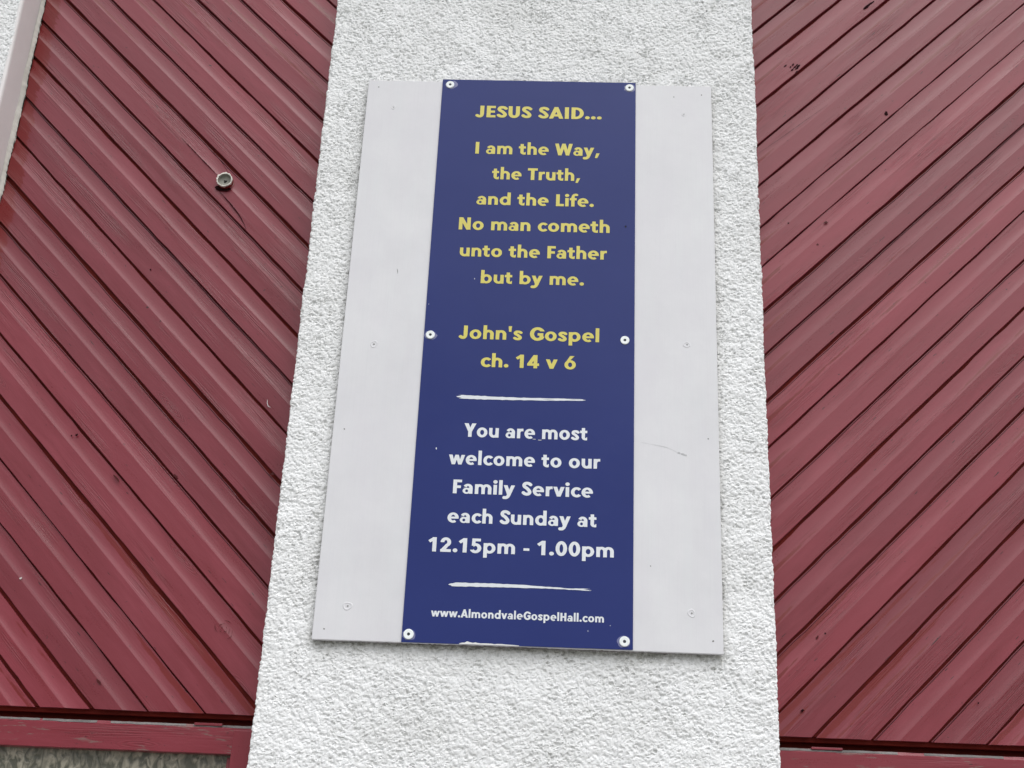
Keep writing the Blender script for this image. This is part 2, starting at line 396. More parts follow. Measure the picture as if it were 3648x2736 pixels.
# ------------------------------------------------------------------ plank panels
def plank_profile(b, T, rv):
    c = T-.0445
    P = [(b, -.0150), (b, -.0016), (b+.0013, 0)]
    for t in (.35, .7): P.append((b+(c-b)*t, 0.0))
    P.append((c-.001, .0002))
    P += [(c+.0015, -.0004), (c+.005, -.0016), (c+.010, -.0029), (c+.016, -.0038), (c+.0235, -.0045), (c+.031, -.0049), (c+.0385, -.0051)]
    P += [(T, -.0052), (T, -.0150)]
    return P
def plank(panel, side, g0, g1, tilt, xl, xr, zb, zt, gap, name='plank'):
    R2 = math.sqrt(2)
    e1 = Vector((1, 0, -1 if side < 0 else 1))/R2; e2 = Vector((1 if side < 0 else -1, 0, 1))/R2; e3 = Vector((0, -1, 0))
    P = plank_profile(g0+rnd.uniform(.0002, .0016), g1-gap, rnd)
    dbl = rnd.random() < .4                     # a thin split-off lip along the groove
    if dbl: P = P[:-2] + [(g1-gap-.0042, -.0051), (g1-gap-.0038, -.0115), (g1-gap-.0022, -.0115), (g1-gap-.0018, -.0054), (g1-gap, -.0056), (g1-gap, -.0150)]
    tap = rnd.uniform(-.0016, .0016); wob = rnd.uniform(0, 6.28); seed = rnd.random()*50; nlip = rnd.random(); dark_refl = []
    def lims(q):
        if side < 0: return max(R2*xl-q, q-R2*zt), min(R2*xr-q, q-R2*zb)
        return max(R2*xl+q, R2*zb-q), min(R2*xr+q, R2*zt-q)
    kink = [(R2*xl+R2*zt)/2, (R2*xr+R2*zb)/2] if side < 0 else [(R2*zb-R2*xl)/2, (R2*zt-R2*xr)/2]
    for kq in kink:
        for j in range(len(P)-1):
            if P[j][0]+.001 < kq < P[j+1][0]-.001:
                t = (kq-P[j][0])/(P[j+1][0]-P[j][0]); P.insert(j+1, (kq, P[j][1]*(1-t)+P[j+1][1]*t)); break
    L = [lims(q) for q, z in P]
    if max(h-l for l, h in L) < .012: return None
    length = max(h-l for l, h in L); n = max(2, int(length/.045))
    um = sum(l+h for l, h in L)/len(L)/2; qm = (g0+g1)/2
    proud = rnd.uniform(-.0012, .0012); m = MB()
    jb = [rnd.gauss(0, .00045) for _ in range(n+1)]; jt = [rnd.gauss(0, .0006) for _ in range(n+1)]
    bow = rnd.uniform(-.0016, .0016); cup = rnd.uniform(-.0008, .0008)
    endj = rnd.uniform(-.0015, .0015)
    K = len(P)
    for k in range(n+1):
        for j, ((q, z), (l, h)) in enumerate(zip(P, L)):
            h2 = max(h, l+.0005)
            u = l+(h2-l)*k/n
            dq = (jb[k]+tap*(k/n-.5)) if j < 3 else ((jt[k]+.0008*math.sin(k*.7+wob)+tap*(k/n-.5)) if q > g1-gap-.0043 else 0)
            f = (q-g0)/(g1-g0)
            dz = proud*(1 if z > -.012 else 0)+bow*math.sin(math.pi*k/n)*(1 if z > -.012 else 0)+(cup*(1-4*(f-.5)**2) if z > -.012 else 0)
            m.v.append((u-um, q+dq+tilt*(u-.9)-qm, z+dz))
            Xw = ((u+q) if side < 0 else (u-q))/R2; Zw = ((q-u) if side < 0 else (u+q))/R2
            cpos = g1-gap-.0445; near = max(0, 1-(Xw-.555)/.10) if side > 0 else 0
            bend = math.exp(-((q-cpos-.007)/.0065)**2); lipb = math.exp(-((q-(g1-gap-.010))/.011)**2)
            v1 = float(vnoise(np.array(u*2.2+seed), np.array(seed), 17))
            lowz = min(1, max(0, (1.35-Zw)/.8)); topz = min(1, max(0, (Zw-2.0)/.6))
            dark_refl.append(min(1, bend*(.62*near+.75*topz*v1+(.8 if side > 0 else .4)*v1)+lipb*lowz*(.35+.9*nlip)*(.4+.8*v1)))  # bands of painted dark reflection along the arris and groove lip
    for k in range(n):
        for j in range(K-1): a = k*K+j; m.f.append((a, a+K, a+K+1, a+1))
    # close the ends back to the batten depth
    for k, flip in ((0, 0), (n, 1)):
        base = len(m.v); ring = [m.v[k*K+j] for j in range(K)]
        m.v += [(p[0], p[1], -.0150) for p in ring]; dark_refl += [0]*K
        for j in range(K-1):
            f = (k*K+j, k*K+j+1, base+j+1, base+j); m.f.append(f if not flip else f[::-1])
    rot = Matrix((e1, e2, e3)).transposed().to_4x4()
    org = e1*um+e2*qm; loc = Vector((org.x, REC, org.z+EYE))
    me = m.mesh(name)
    fa = me.attributes.new('dark_refl', 'FLOAT', 'POINT'); fa.data.foreach_set('value', dark_refl)
    me.polygons.foreach_set('use_smooth', [True]*len(me.polygons)); me.set_sharp_from_angle(angle=math.radians(9.5))
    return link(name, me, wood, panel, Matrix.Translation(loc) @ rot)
GL = [-.643, -.5415, -.4385, -.3325, -.2235, -.1125, -.0040, .0980, .2060, .3085, .4160, .5250, .6275, .7365, .8435, .9455, 1.0515, 1.1545, 1.2575, 1.361]
while GL[0] > -1.15: GL.insert(0, GL[0]-.1055)
while GL[-1] < 2.75: GL.append(GL[-1]+.1045)
GR = [-.469, -.367, -.2645, -.1605, -.058, .045, .1475, .248, .349, .455, .5565, .6585, .759, .8645, .9605, 1.0655, 1.1685, 1.2715, 1.378, 1.477]
while GR[0] > -1.1: GR.insert(0, GR[0]-.1035)
while GR[-1] < 2.85: GR.append(GR[-1]+.1035)
ZB, ZT = .4335, TOP-EYE
lp = empty('plank_panel', (-1.25, REC, EYE+.43), label='dark red diagonal planks left of the pillar, with a pipe stub', cat='cladding', group='diagonal plank panels beside the pillar')
wide = {8: .0095, 12: .009, 15: .0085, 5: .0085, 17: .0075}
for i in range(len(GL)-1):
    plank(lp, -1, GL[i], GL[i+1], 0, LX+.004, -.722, ZB, ZT, wide.get(i, rnd.choice([.0034, .0042, .0050, .0058, .0080])))
rp = empty('plank_panel', (1.15, REC, EYE+.43), label='dark red diagonal plank panel right of the pillar, sloping up to the right', cat='cladding', group='diagonal plank panels beside the pillar')
for i in range(len(GR)-1):
    k = -.016*min(1, max(0, (GR[i])/1.0))
    plank(rp, 1, GR[i], GR[i+1], k, .528, 1.78, ZB, ZT, rnd.choice([.0038, .0046, .0054, .0062, .0085]))
for p, x0, x1 in ((lp, LX+.001, -.72), (rp, .527, 1.79)):
    boxobj('backing_sheet', dark_wood, p, x0, x1, REC+.0152, REC+.024, EYE+ZB+.004, TOP, 0)
    boxobj('batten', dark_wood, p, x0, x1, REC+.026, REC+.05, EYE+ZB+.012-.022, EYE+ZB+.05, .002)
    boxobj('recess_board', dark_wood, p, x0, x1, REC+.062, REC+.08, EYE+.3, EYE+ZB+.06, 0)

# ------------------------------------------------------------------ window frames under the panels
def rail_mesh(x0, x1, y0, z0, z1, cham=.010, back=.055, seed=0):
    r = random.Random(seed); m = MB(); n = int((x1-x0)/.02)
    for k in range(n+1):
        x = x0+(x1-x0)*k/n; j = r.uniform(-.0005, .0005)
        m.v += [(x, y0+back, z0), (x, y0+.001, z0+j), (x, y0, z0+.0015+j), (x, y0, z1-cham*.9), (x, y0+.0015, z1-cham*.78), (x, y0+cham*.6, z1+j), (x, y0+back, z1+.004)]
    for k in range(n):
        for i in range(6): a = k*7+i; m.f.append((a, a+7, a+8, a+1))
    a = 0; m.f.append(tuple(range(6, -1, -1))); m.f.append(tuple(n*7+i for i in range(7)))
    return m.mesh('top_rail')
def arris_mesh(x0, x1, y0, z1, cham, seed):
    """weathered bare strip on the chamfered top edge, broken by old paint"""
    r = random.Random(seed); m = MB(); n = int((x1-x0)/.006); xs = [x0+(x1-x0)*k/n for k in range(n+1)]
    for k, x in enumerate(xs):
        lo = .0+.30*float(vnoise(np.array(x*40.), np.array(1.+seed), 4)); hi = 1-.12*float(vnoise(np.array(x*70.), np.array(3.+seed), 4))
        for t in (lo, hi):
            m.v.append((x, y0+.0015+(cham*.6-.0015)*t-.0007, z1-cham*.78+cham*.78*t+.0005))
    for k in range(n):
        if float(vnoise(np.array(xs[k]*18.), np.array(7.+seed), 9)) > .26: a = k*2; m.f.append((a, a+2, a+3, a+1))
    return m.mesh('bare_arris')
def window(label, x0, x1, stiles, seed):
    wnd = empty('window', ((x0+x1)/2, REC+.03, EYE-.7), label=label, cat='window', group='red framed windows under the plank panels')
    zt, zb = EYE+.4055, EYE+.3335; y0 = REC-.0005
    link('top_rail', rail_mesh(x0, x1, y0, zb, zt, seed=seed), wood_h, wnd)
    link('bare_arris', arris_mesh(x0, x1, y0, zt, .010, seed), old_wood, wnd)
    zs = EYE-.70
    for a, b in stiles: boxobj('stile', wood_v, wnd, a, b, y0-.0015 if True else y0, REC+.055, zs+.06, zb-.0005 if not (a > -.83 and b < -.7) else zt-.011, .002)
    boxobj('sill', wood_h, wnd, x0, x1, REC-.045, REC+.06, zs, zs+.058, .004)
    inner = sorted(stiles); spans = [(inner[k][1], inner[k+1][0]) for k in range(len(inner)-1)]
    for a, b in spans:
        boxobj('pane', pane_m, wnd, a, b, REC+.038, REC+.044, zs+.058, zb+.004, 0)
        for e0, e1 in ((a, a+.013), (b-.013, b)): boxobj('glazing_bead', wood_v, wnd, e0, e1, REC+.018, REC+.0375, zs+.06, zb-.006, .002)
    return wnd
wl = window('window with obscured glass under the left plank panel, red frame with chipped paint', LX+.002, -.728, [(LX+.002, LX+.06), (-.8245, -.728)], 3)
wr = window('window frame with chipped red paint under the right plank panel', .53, 1.79, [(.53, .595), (1.13, 1.19), (1.72, 1.79)], 4)
m = MB(); m.box(-.9289, -.856, REC-.0010, REC+.02, EYE+.4030, EYE+.4095); bevel(link('packer', m.mesh('packer'), wood_h, wl), .001)
m = MB(); m.box(.655, .7335, REC-.0010, REC+.02, EYE+.4040, EYE+.4100); bevel(link('packer', m.mesh('packer'), wood_h, wr), .001)
for x0, x1, lab in ((LX+.002, -.728, 'low white roughcast wall under the left window'), (.53, 1.79, 'low white roughcast wall under the right window')):
    tag(rough_wall('rendered_wall', [(x, REC+.012, 0, -1) for x in np.arange(x0, x1, .012)]+[(x1, REC+.012, 0, -1)], list(np.arange(0, EYE-.70, .012))+[EYE-.70], rough_m, None, False), label=lab, cat='wall')
# the hall behind, so that nothing is open to the sky
tag(link('hall_interior', (lambda b: (b.box(-2.5, 2.5, REC+.09, REC+.4, 0, TOP), b.mesh('hall_interior'))[1])(MB()), black_m), kind='structure')

# unseen eave, added to darken the wall top and plank reflections
ev = empty('added_eave', (0, WALL-.2, TOP), label='unseen dark red eave and guttering, added above the frame to shade the wall', cat='eave')
for k in range(4): boxobj('added_soffit_board', dark_wood, ev, -2.5, 2.5, WALL-.42+k*.104, WALL-.42+k*.104+.100, TOP+.002, TOP+.016)
boxobj('added_fascia', wood_h, ev, -2.5, 2.5, WALL-.445, WALL-.4215, TOP-.03, TOP+.16, .003)
m = MB(); n = 12
for x in (-2.5, 2.5):
    for k in range(n+1): a = math.pi*k/n; m.v += [(x, WALL-.503-.055*math.cos(a), TOP+.13-.055*math.sin(a)), (x, WALL-.503-.051*math.cos(a), TOP+.13-.051*math.sin(a))]
for k in range(n): a = 2*k; b = a+2*(n+1); m.f += [(a, b, b+2, a+2), (a+1, a+3, b+3, b+1)]
link('added_gutter', m.mesh('added_gutter', True), simple('added_black_gutter_plastic', (.02, .02, .02), .4), ev)
boxobj('added_roof_slope', simple('added_roof_tile_grey', (.09, .085, .08), .8, 30, .01, var=.3), ev, -2.5, 2.5, WALL-.44, REC+.5, TOP+.165, TOP+.20)

# ------------------------------------------------------------------ cracks, holes and specks on the planks
def flat_poly(name, pts, y, mat, parent, th=.0003):
    m = MB(); n = len(pts); m.v = [(x, y, z+EYE) for x, z in pts]+[(x, y+th+.001, z+EYE) for x, z in pts]
    m.f = [tuple(range(n))]+[(i, (i+1) % n, n+(i+1) % n, n+i) for i in range(n)]
    return link(name, m.mesh(name), mat, parent)
def ribbon(name, pts, w0, y, mat, parent, seed=1, rough=.4):
    r = random.Random(seed); P = []
    for a, b in zip(pts[:-1], pts[1:]):
        k = max(1, int(math.dist(a, b)/.006))
        for i in range(k): P.append((a[0]+(b[0]-a[0])*i/k, a[1]+(b[1]-a[1])*i/k))
    P.append(pts[-1]); m = MB(); n = len(P)
    for i, (x, z) in enumerate(P):
        d = Vector(P[min(i+1, n-1)])-Vector(P[max(i-1, 0)]); d.normalize(); t = i/(n-1)
        w = w0*(.25+.75*math.sin(math.pi*min(max(t, .04), .96)))*(1+r.uniform(-rough, rough)); o = r.uniform(-.3, .3)*w0
        m.v += [(x-d.y*(w+o), y, z+d.x*(w+o)+EYE), (x+d.y*(w-o), y, z-d.x*(w-o)+EYE)]
    for i in range(n-1): a = i*2; m.f.append((a, a+2, a+3, a+1))
    return link(name, m.mesh(name), mat, parent)
yc = REC-.0022
ribbon('crack', [(-1.2169, 2.1843), (-1.15, 2.116), (-1.083, 2.049)], .0014, yc, crack_m, lp, 1)
ribbon('crack', [(-1.110, 2.135), (-1.0768, 2.098), (-1.055, 2.064), (-1.049, 2.052)], .0009, yc, crack_m, lp, 2)
ribbon('crack', [(-1.0748, 1.9975), (-1.0302, 1.9495), (-.9963, 1.9071), (-.9811, 1.8807), (-.9740, 1.8620)], .0016, yc, crack_m, lp, 3)
ribbon('crack', [(.577, 2.172), (.640, 2.222), (.735, 2.303), (.80, 2.357)], .0005, yc, crack_m, rp, 4)
def blob(cx, cz, rx, rz, seed, n=14, j=.35, rot=0):
    r = random.Random(seed); P = []
    for i in range(n):
        a = -2*math.pi*i/n; k = 1+r.uniform(-j, j); x = rx*k*math.cos(a); z = rz*k*math.sin(a)
        P.append((cx+x*math.cos(rot)-z*math.sin(rot), cz+x*math.sin(rot)+z*math.cos(rot)))
    return P
flat_poly('knot_hole', blob(.9785, 2.329, .0052, .0075, 1, j=.2), REC-.0018, crack_m, rp)
flat_poly('rot_patch', blob(.9497, 2.7435, .022, .004, 2, rot=.75), REC-.0018, crack_m, rp)
for i in range(9):
    r = rnd; flat_poly('rot_speck', blob(.705+rnd.gauss(0, .016), 2.494+rnd.gauss(0, .010), rnd.uniform(.002, .007), rnd.uniform(.0012, .0028), 20+i, 9, .5, .8), REC-.0016-.0001*i, crack_m, rp)
def knot(x, z, a, b, rot, par, seed):
    for q, sc_ in enumerate((1.0, .62, .3)):
        t0 = rnd.uniform(0, 6); P = []
        for i in range(22):
            t = t0+i*.27; k = sc_*(1+.10*math.sin(3*t+seed)); X0, Z0 = a*k*math.cos(t), b*k*math.sin(t)
            P.append((x+X0*math.cos(rot)-Z0*math.sin(rot), z+X0*math.sin(rot)+Z0*math.cos(rot)))
        for a0, a1 in ((0, 6), (8, 12), (15, 20)): ribbon('knot_crack', P[a0:a1], .0007, REC-.0020-.0001*q, knot_m, par, seed+q+a0, .8)
pale_spot = simple('bird_lime_spot', (.6, .55, .52), .7)
knot_m = simple('knot_line', (.07, .010, .010), .6, spec=.2)
knot(-.8820, .6535, .027, .020, -.7, lp, 3)
HOLES = [(-1.197, .5036, .009, .003, -.8, knot_m, lp), (.7724, 1.9356, .006, .003, .5, knot_m, rp), (.7433, 1.8597, .003, .003, 0, knot_m, rp), (.6366, .4991, .005, .003, .4, crack_m, rp),
         (.6833, .6882, .006, .002, 1.0, knot_m, rp), (-.8046, 1.0901, .007, .003, .4, knot_m, lp), (-1.0749, 1.0744, .008, .004, -.6, knot_m, lp), (-1.3753, 1.1875, .004, .0035, 0, crack_m, lp),
         (-1.4561, .7698, .003, .0035, 0, pale_spot, lp), (-1.2392, 1.0621, .016, .004, -.8, knot_m, lp)]
for x, z, a, b, rt, mt, par in HOLES: flat_poly('chip', blob(x, z, a, b, int(abs(x*1000)), 11, .45, rt), REC-.0021, mt, par)
flat_poly('pipe_gap_shadow', blob(-1.0640, 2.0060, .0250, .0090, 77, 18, .12, -.12), REC-.0026, crack_m, lp)  # dark blob: hollow under the pipe with the pipe's shadow painted in
for i, (x, z) in enumerate([(1.085, .535), (-1.245, 1.72), (.66, 1.93), (-1.39, 1.185), (.705, .70)]):
    flat_poly('nail_hole', blob(x, z, .0022, .0022, 50+i, 10, .15), REC-.0020, crack_m, rp if x > 0 else lp)
twig = ribbon('feather_wisp', [(-.8433, 1.3115), (-.8425, 1.300), (-.8385, 1.2915), (-.832, 1.2885)], .0011, REC-.004, chip_m, None, 9, .2)
tag(twig, label='tiny white wisp stuck on a red plank left of the pillar', cat='wisp')

# ------------------------------------------------------------------ overflow pipe
def lathe(prof, n=40, jit=None):
    m = MB(); K = len(prof)
    for i in range(n):
        a = 2*math.pi*i/n
        for j, (r, y) in enumerate(prof):
            rr, yy = jit(i, j, r, y) if jit else (r, y); m.v.append((rr*math.cos(a), yy, rr*math.sin(a)))
    for i in range(n):
        for j in range(K-1): m.f.append((i*K+j, i*K+j+1, ((i+1) % n)*K+j+1, ((i+1) % n)*K+j))
    return m
pp = empty('overflow_pipe', (-1.0612, REC, 2.0303+EYE), label='white plastic pipe stub with broken rim poking out of the left red planks', cat='pipe')
pm = Matrix.Translation((-1.0580, 0, 2.0290+EYE))
jr = [rnd.uniform(-.0012, .0012)+(.0022 if i in (9, 10, 11, 12, 16, 17, 19) else 0) for i in range(40)]
jy = [rnd.uniform(-.0012, .0012) for _ in range(40)]
link('outer_wall', lathe([(.0238, REC+.01), (.0238, REC-.014), (.0244, REC-.0165), (.0230, REC-.0175), (.0208, REC-.0165)], 40, lambda i, j, r, y: (r+(jr[i] if 1 < j < 4 else 0), y+(jy[i] if j > 0 else 0))).mesh('outer_wall', True), pvc, pp, pm)
link('inner_wall', lathe([(.0208, REC-.0160), (.0198, REC-.0062), (.0135, REC-.0042), (.004, REC-.0036)], 40).mesh('inner_wall', True), pvc_in, pp, pm)
m = lathe([(.0050, REC-.0042), (.0001, REC-.0043)], 9, lambda i, j, r, y: (r*(1+.4*math.sin(i*2.3)) if j == 0 else r, y)); link('dark_bore', m.mesh('dark_bore'), black_m, pp, pm)
paint_ring = lathe([(.0246, REC+.001), (.0246, REC-.0095), (.0241, REC-.011)], 40, lambda i, j, r, y: (r, y+(.0025*math.sin(i*.9)+.001*math.sin(i*2.1) if j > 0 else 0)))
link('paint_collar', paint_ring.mesh('paint_collar', True), simple('red_gloss_collar', (.17, .016, .015), .3), pp, pm)

# ------------------------------------------------------------------ painted board on the pillar
YB = 3.1935                                                      # front of the board
bd = empty('backing_board', (-.1, YB+.006, BZ0), label='pale lilac painted timber board on the white pillar, behind the blue sign', cat='board')
m = MB(); nb = 40
bo = link('board_sheet', (lambda b: (b.box(BX0, BX1, YB, YB+.013, BZ0, BZ1), b.mesh('board_sheet'))[1])(m), board_m, bd); bevel(bo, .0012)
bare_edge = ribbon('bare_edge', [(BX0+.01, .6065), (BX0+.35, .6068), (BX1-.02, .6066)], .0016, YB+.004, old_wood, bd, 5, .5)
def dimple(x, z, r, seed, parent=bd, deep=True):
    n = 32; rr = random.Random(seed); p1, p2 = rr.uniform(0, 6), rr.uniform(0, 6)
    prof = [(r*1.25, YB-.0001), (r*1.12, YB-.0009), (r*.95, YB-.0010), (r*.8, YB-.0003), (r*.45, YB-.0002), (r*.25, YB-.0006), (.0001, YB-.0005)]
    j = [1+.10*math.sin(2*math.pi*2*i/n+p1)+.07*math.sin(2*math.pi*3*i/n+p2) for i in range(n)]
    o = link('filled_screw', lathe(prof, n, lambda i, k, q, y: (q*j[i], y)).mesh('filled_screw', True), board_m, parent, Matrix.Translation((x, 0, z+EYE)))
    if deep: flat_poly('screw_recess', blob(x+r*.1, z, r*.26, r*.26, seed+3, 8, .3), YB-.0010, dirt_m, parent)
dirt_m = simple('grey_dirt', (.22, .22, .21), .8)
pale_dirt = simple('pale_grey_scuff', (.50, .50, .51), .7)
for k, (x, z, r) in enumerate([(-.5377, 2.219, .0052), (.3366, 2.213, .0042), (-.5305, 1.4334, .0085), (.3374, 1.4577, .0075), (-.5361, .6966, .0095), (.3413, .7096, .0085)]): dimple(x, z, r, k)
for k, (x, z, r) in enumerate([(-.5877, 2.2918, .0019), (.3081, 2.2764, .0018), (.391, 2.2852, .0019), (-.589, 1.1794, .0022), (-.5905, .6358, .0021), (.3948, .6406, .0024), (.2377, .8286, .0016), (.3918, 1.1825, .0020)]):
    flat_poly('nail_hole', blob(x, z, r, r, 70+k, 9, .3), YB-.0004, dirt_m, bd)
ribbon('scratch', [(-.4835, 1.671), (-.4815, 1.664), (-.4808, 1.655)], .0010, YB-.0004, dirt_m, bd, 6)
ribbon('scratch', [(.2123, 1.1669), (.2809, 1.1545), (.3137, 1.1394)], .0005, YB-.0004, pale_dirt, bd, 7, .6)
for k, (x, z) in enumerate([(.3137, 1.1394), (.3314, 1.1335), (.3245, 1.1365)]): flat_poly('scuff', blob(x, z, .005, .0022, 90+k, 10, .5, -.3), YB-.0005-.0001*k, pale_dirt, bd)

# ------------------------------------------------------------------ blue sign: outline tracing of drawn letters
HI = 1e9
def S_box(x0, y0, x1, y1): return lambda X, Y: np.maximum(np.maximum(x0-X, X-x1), np.maximum(y0-Y, Y-y1))
def S_ell(cx, cy, rx, ry): return lambda X, Y: (np.sqrt(((X-cx)/rx)**2+((Y-cy)/ry)**2)-1)*min(rx, ry)
def S_poly(*pts):                                               # convex, counter-clockwise
    def f(X, Y):
        r = None
        for (ax, ay), (bx, by) in zip(pts, pts[1:]+pts[:1]):
            L = math.hypot(bx-ax, by-ay); d = ((X-ax)*(by-ay)-(Y-ay)*(bx-ax))/L
            r = d if r is None else np.maximum(r, d)
        return r
    return f
def U(*fs): return lambda X, Y: np.minimum.reduce([f(X, Y) for f in fs])
def D(a, *bs): return lambda X, Y: np.maximum.reduce([a(X, Y)]+[-b(X, Y) for b in bs])
def I(*fs): return lambda X, Y: np.maximum.reduce([f(X, Y) for f in fs])
def ring(cx, cy, rx, ry, wx, wy): return D(S_ell(cx, cy, rx, ry), S_ell(cx, cy, rx-wx, ry-wy))
def sh(f, dx=0, dy=0, sx=1, sy=1): return lambda X, Y: f((X-dx)/sx, (Y-dy)/sy)*min(sx, sy)
def pen(pts, w):
    P = [np.array(p, float) for p in pts]; Q = []
    for i in range(len(P)-1):
        a = P[max(i-1, 0)]; b = P[i]; c = P[i+1]; d = P[min(i+2, len(P)-1)]
        for t in np.linspace(0, 1, 7)[:-1]: Q.append(.5*((2*b)+(c-a)*t+(2*a-5*b+4*c-d)*t*t+(3*b-a-3*c+d)*t**3))
    Q.append(P[-1])
    def f(X, Y):
        r = np.full(X.shape, 9.)
        for i in range(len(Q)-1):
            a, b = Q[i], Q[i+1]; d = b-a; L = math.hypot(*d)
            if L < 1e-9: continue
            t = ((X-a[0])*d[0]+(Y-a[1])*d[1])/(L*L); tc = np.clip(t, 0, 1)
            q = np.hypot(X-a[0]-tc*d[0], Y-a[1]-tc*d[1])-w/2
            if i == 0: q = np.maximum(q, -t*L)
            if i == len(Q)-2: q = np.maximum(q, (t-1)*L)
            r = np.minimum(r, q)
        return r
    return f
def para(x0, x1, y0, x2, x3, y1): return S_poly((x0, y0), (x1, y0), (x3, y1), (x2, y1))
c_, x_, st, ls = 1.0, .70, .225, .205
A_ = 1.06; DS = -.31
_sa = [(.560, .785), (.465, .870), (.335, .900), (.205, .862), (.150, .740), (.200, .625)]
spine = _sa+[(.325, .535)]+[(.660-x*.98, .995-y) for x, y in _sa[::-1]]
G = {}
def g(ch, adv, f): G[ch] = (adv, f)
g('I', .37, S_box(.07, 0, .30, 1))
g('E', .64, U(S_box(.07, 0, .295, 1), S_box(.07, 0, .60, .18), S_box(.07, .41, .56, .585), S_box(.07, .82, .60, 1)))
g('F', .61, U(S_box(.07, 0, .295, 1), S_box(.07, .39, .54, .57), S_box(.07, .82, .59, 1)))
g('L', .59, U(S_box(.07, 0, .295, 1), S_box(.07, 0, .57, .185)))
g('T', .68, U(S_box(.225, 0, .455, 1), S_box(.01, .815, .67, 1)))
g('H', .83, U(S_box(.07, 0, .295, 1), S_box(.535, 0, .76, 1), S_box(.07, .415, .76, .6)))
g('N', .88, U(S_box(.07, 0, .285, 1), S_box(.595, 0, .81, 1), para(.57, .81, 0, .07, .31, 1)))
g('D', .83, U(I(D(S_ell(.34, .5, .455, .5), S_ell(.34, .5, .235, .315)), S_box(.30, 0, 1, 1)), S_box(.07, 0, .295, 1), S_box(.07, 0, .345, .185), S_box(.07, .815, .345, 1)))
g('U', .80, U(S_box(.065, .36, .29, 1), S_box(.51, .36, .735, 1), I(ring(.40, .37, .335, .39, .225, .20), S_box(-1, -1, 2, .375))))
g('J', .52, U(S_box(.225, .30, .45, 1), pen([(.3375, .31), (.325, .18), (.25, .085), (.13, .085), (.035, .16)], .205)))
g('S', .63, pen(spine, .205))
g('A', .85, U(para(.0, .235, 0, .315, .535, 1), para(.615, .85, 0, .315, .535, 1), S_box(.20, .19, .65, .36)))
g('G', .88, U(D(ring(.50, .5, .455, .515, .235, .195), S_poly((.5, .5), (1.2, .12), (1.2, .88)), S_box(.60, .34, 1.2, .72)), S_box(.51, .385, .84, .56), S_box(.62, .10, .84, .5)))
g('W', 1.20, U(para(.235, .445, 0, .01, .245, 1), para(.235, .445, 0, .49, .71, 1), para(.755, .965, 0, .49, .71, 1), para(.755, .965, 0, .955, 1.19, 1)))
g('Y', .78, U(S_box(.278, 0, .502, .45), para(.278, .502, .38, .0, .265, 1), para(.278, .502, .38, .515, .78, 1)))
g('o', .78, ring(.39, .35, .345, .365, .205, .165))
g('c', .62, D(ring(.385, .35, .345, .365, .205, .165), S_poly((.30, .35), (1.1, -.19), (1.1, .89))))
g('e', .76, U(D(ring(.385, .35, .345, .365, .205, .150), S_poly((.36, .325), (.60, .03), (1.2, .03), (1.2, .325))), S_box(.13, .285, .72, .415)))
def bowl(cx): return ring(cx, .35, .34, .365, .20, .165)
g('b', .80, U(S_box(.055, 0, .26, A_), ring(.405, .35, .345, .365, .2, .165)))
g('p', .80, U(S_box(.055, DS, .26, x_), ring(.405, .35, .345, .365, .2, .165)))
g('d', .80, U(S_box(.54, 0, .745, A_), ring(.395, .35, .345, .365, .2, .165)))
g('l', .31, S_box(.05, 0, .255, A_))
g('i', .31, U(S_box(.05, 0, .255, x_), S_ell(.1525, .925, .128, .125)))
arch = lambda x0, x1: U(I(ring((x0+x1)/2, .40, (x1-x0)/2, .315, .205, .17), S_box(-1, .40, 3, 2)), S_box(x1-.205, 0, x1, .41))
g('n', .73, U(S_box(.055, 0, .26, x_), arch(.055, .68)))
g('h', .73, U(S_box(.055, 0, .26, A_), arch(.055, .68)))
g('m', 1.12, U(S_box(.055, 0, .26, x_), arch(.055, .665), arch(.46, 1.07)))
g('u', .73, U(S_box(.475, 0, .68, x_), S_box(.05, .29, .255, x_), I(ring(.365, .30, .315, .315, .205, .17), S_box(-1, -1, 3, .30))))
g('r', .48, U(S_box(.055, 0, .26, x_), I(ring(.40, .38, .345, .335, .205, .175), S_box(-1, .38, .46, 2))))
g('t', .50, U(S_box(.11, .185, .315, .90), S_box(.0, .53, .46, x_), I(ring(.37, .21, .26, .22, .205, .165), S_box(-1, -1, .46, .215))))
g('f', .44, U(S_box(.10, 0, .305, .78), S_box(.0, .53, .43, x_), pen([(.2025, .75), (.225, .90), (.31, .985), (.46, .985)], .175)))
g('s', .585, sh(pen([(x*1.0, y) for x, y in spine], .235), .02, -.005, .82, .715))
g('a', .70, U(S_box(.43, 0, .635, .43), I(ring(.345, .42, .29, .295, .200, .150), S_box(-1, .42, 3, 2), D(S_box(-1, -1, 3, 3), S_box(-1, -1, .075, 3))),
     ring(.275, .200, .245, .212, .150, .103), S_box(.30, .312, .45, .412)))
G['a'] = (.70, D(G['a'][1], S_poly((-.3, .421), (.285, .421), (.235, .475), (.03, .585), (-.3, .585))))
g('v', .69, U(para(.24, .45, 0, .0, .225, x_), para(.24, .45, 0, .465, .69, x_)))
g('y', .70, U(I(para(.235, .455, 0, .0, .225, x_), S_box(-1, .0, 2, x_)), I(pen([(.62, .80), (.575, .70), (.345, .06), (.27, -.12), (.17, -.20), (.03, -.205)], .205), S_box(-1, -1, 2, x_))))
g('w', 1.02, U(para(.20, .40, 0, .0, .215, x_), para(.20, .40, 0, .41, .61, x_), para(.62, .82, 0, .41, .61, x_), para(.62, .82, 0, .805, 1.02, x_)))
g('.', .33, S_ell(.165, .125, .132, .128))
g(',', .33, para(.03, .175, -.17, .12, .33, .22))
g("'", .30, para(.085, .215, .62, .055, .245, 1.04))
g('-', .45, S_box(.06, .27, .39, .43))
g(' ', .34, None)
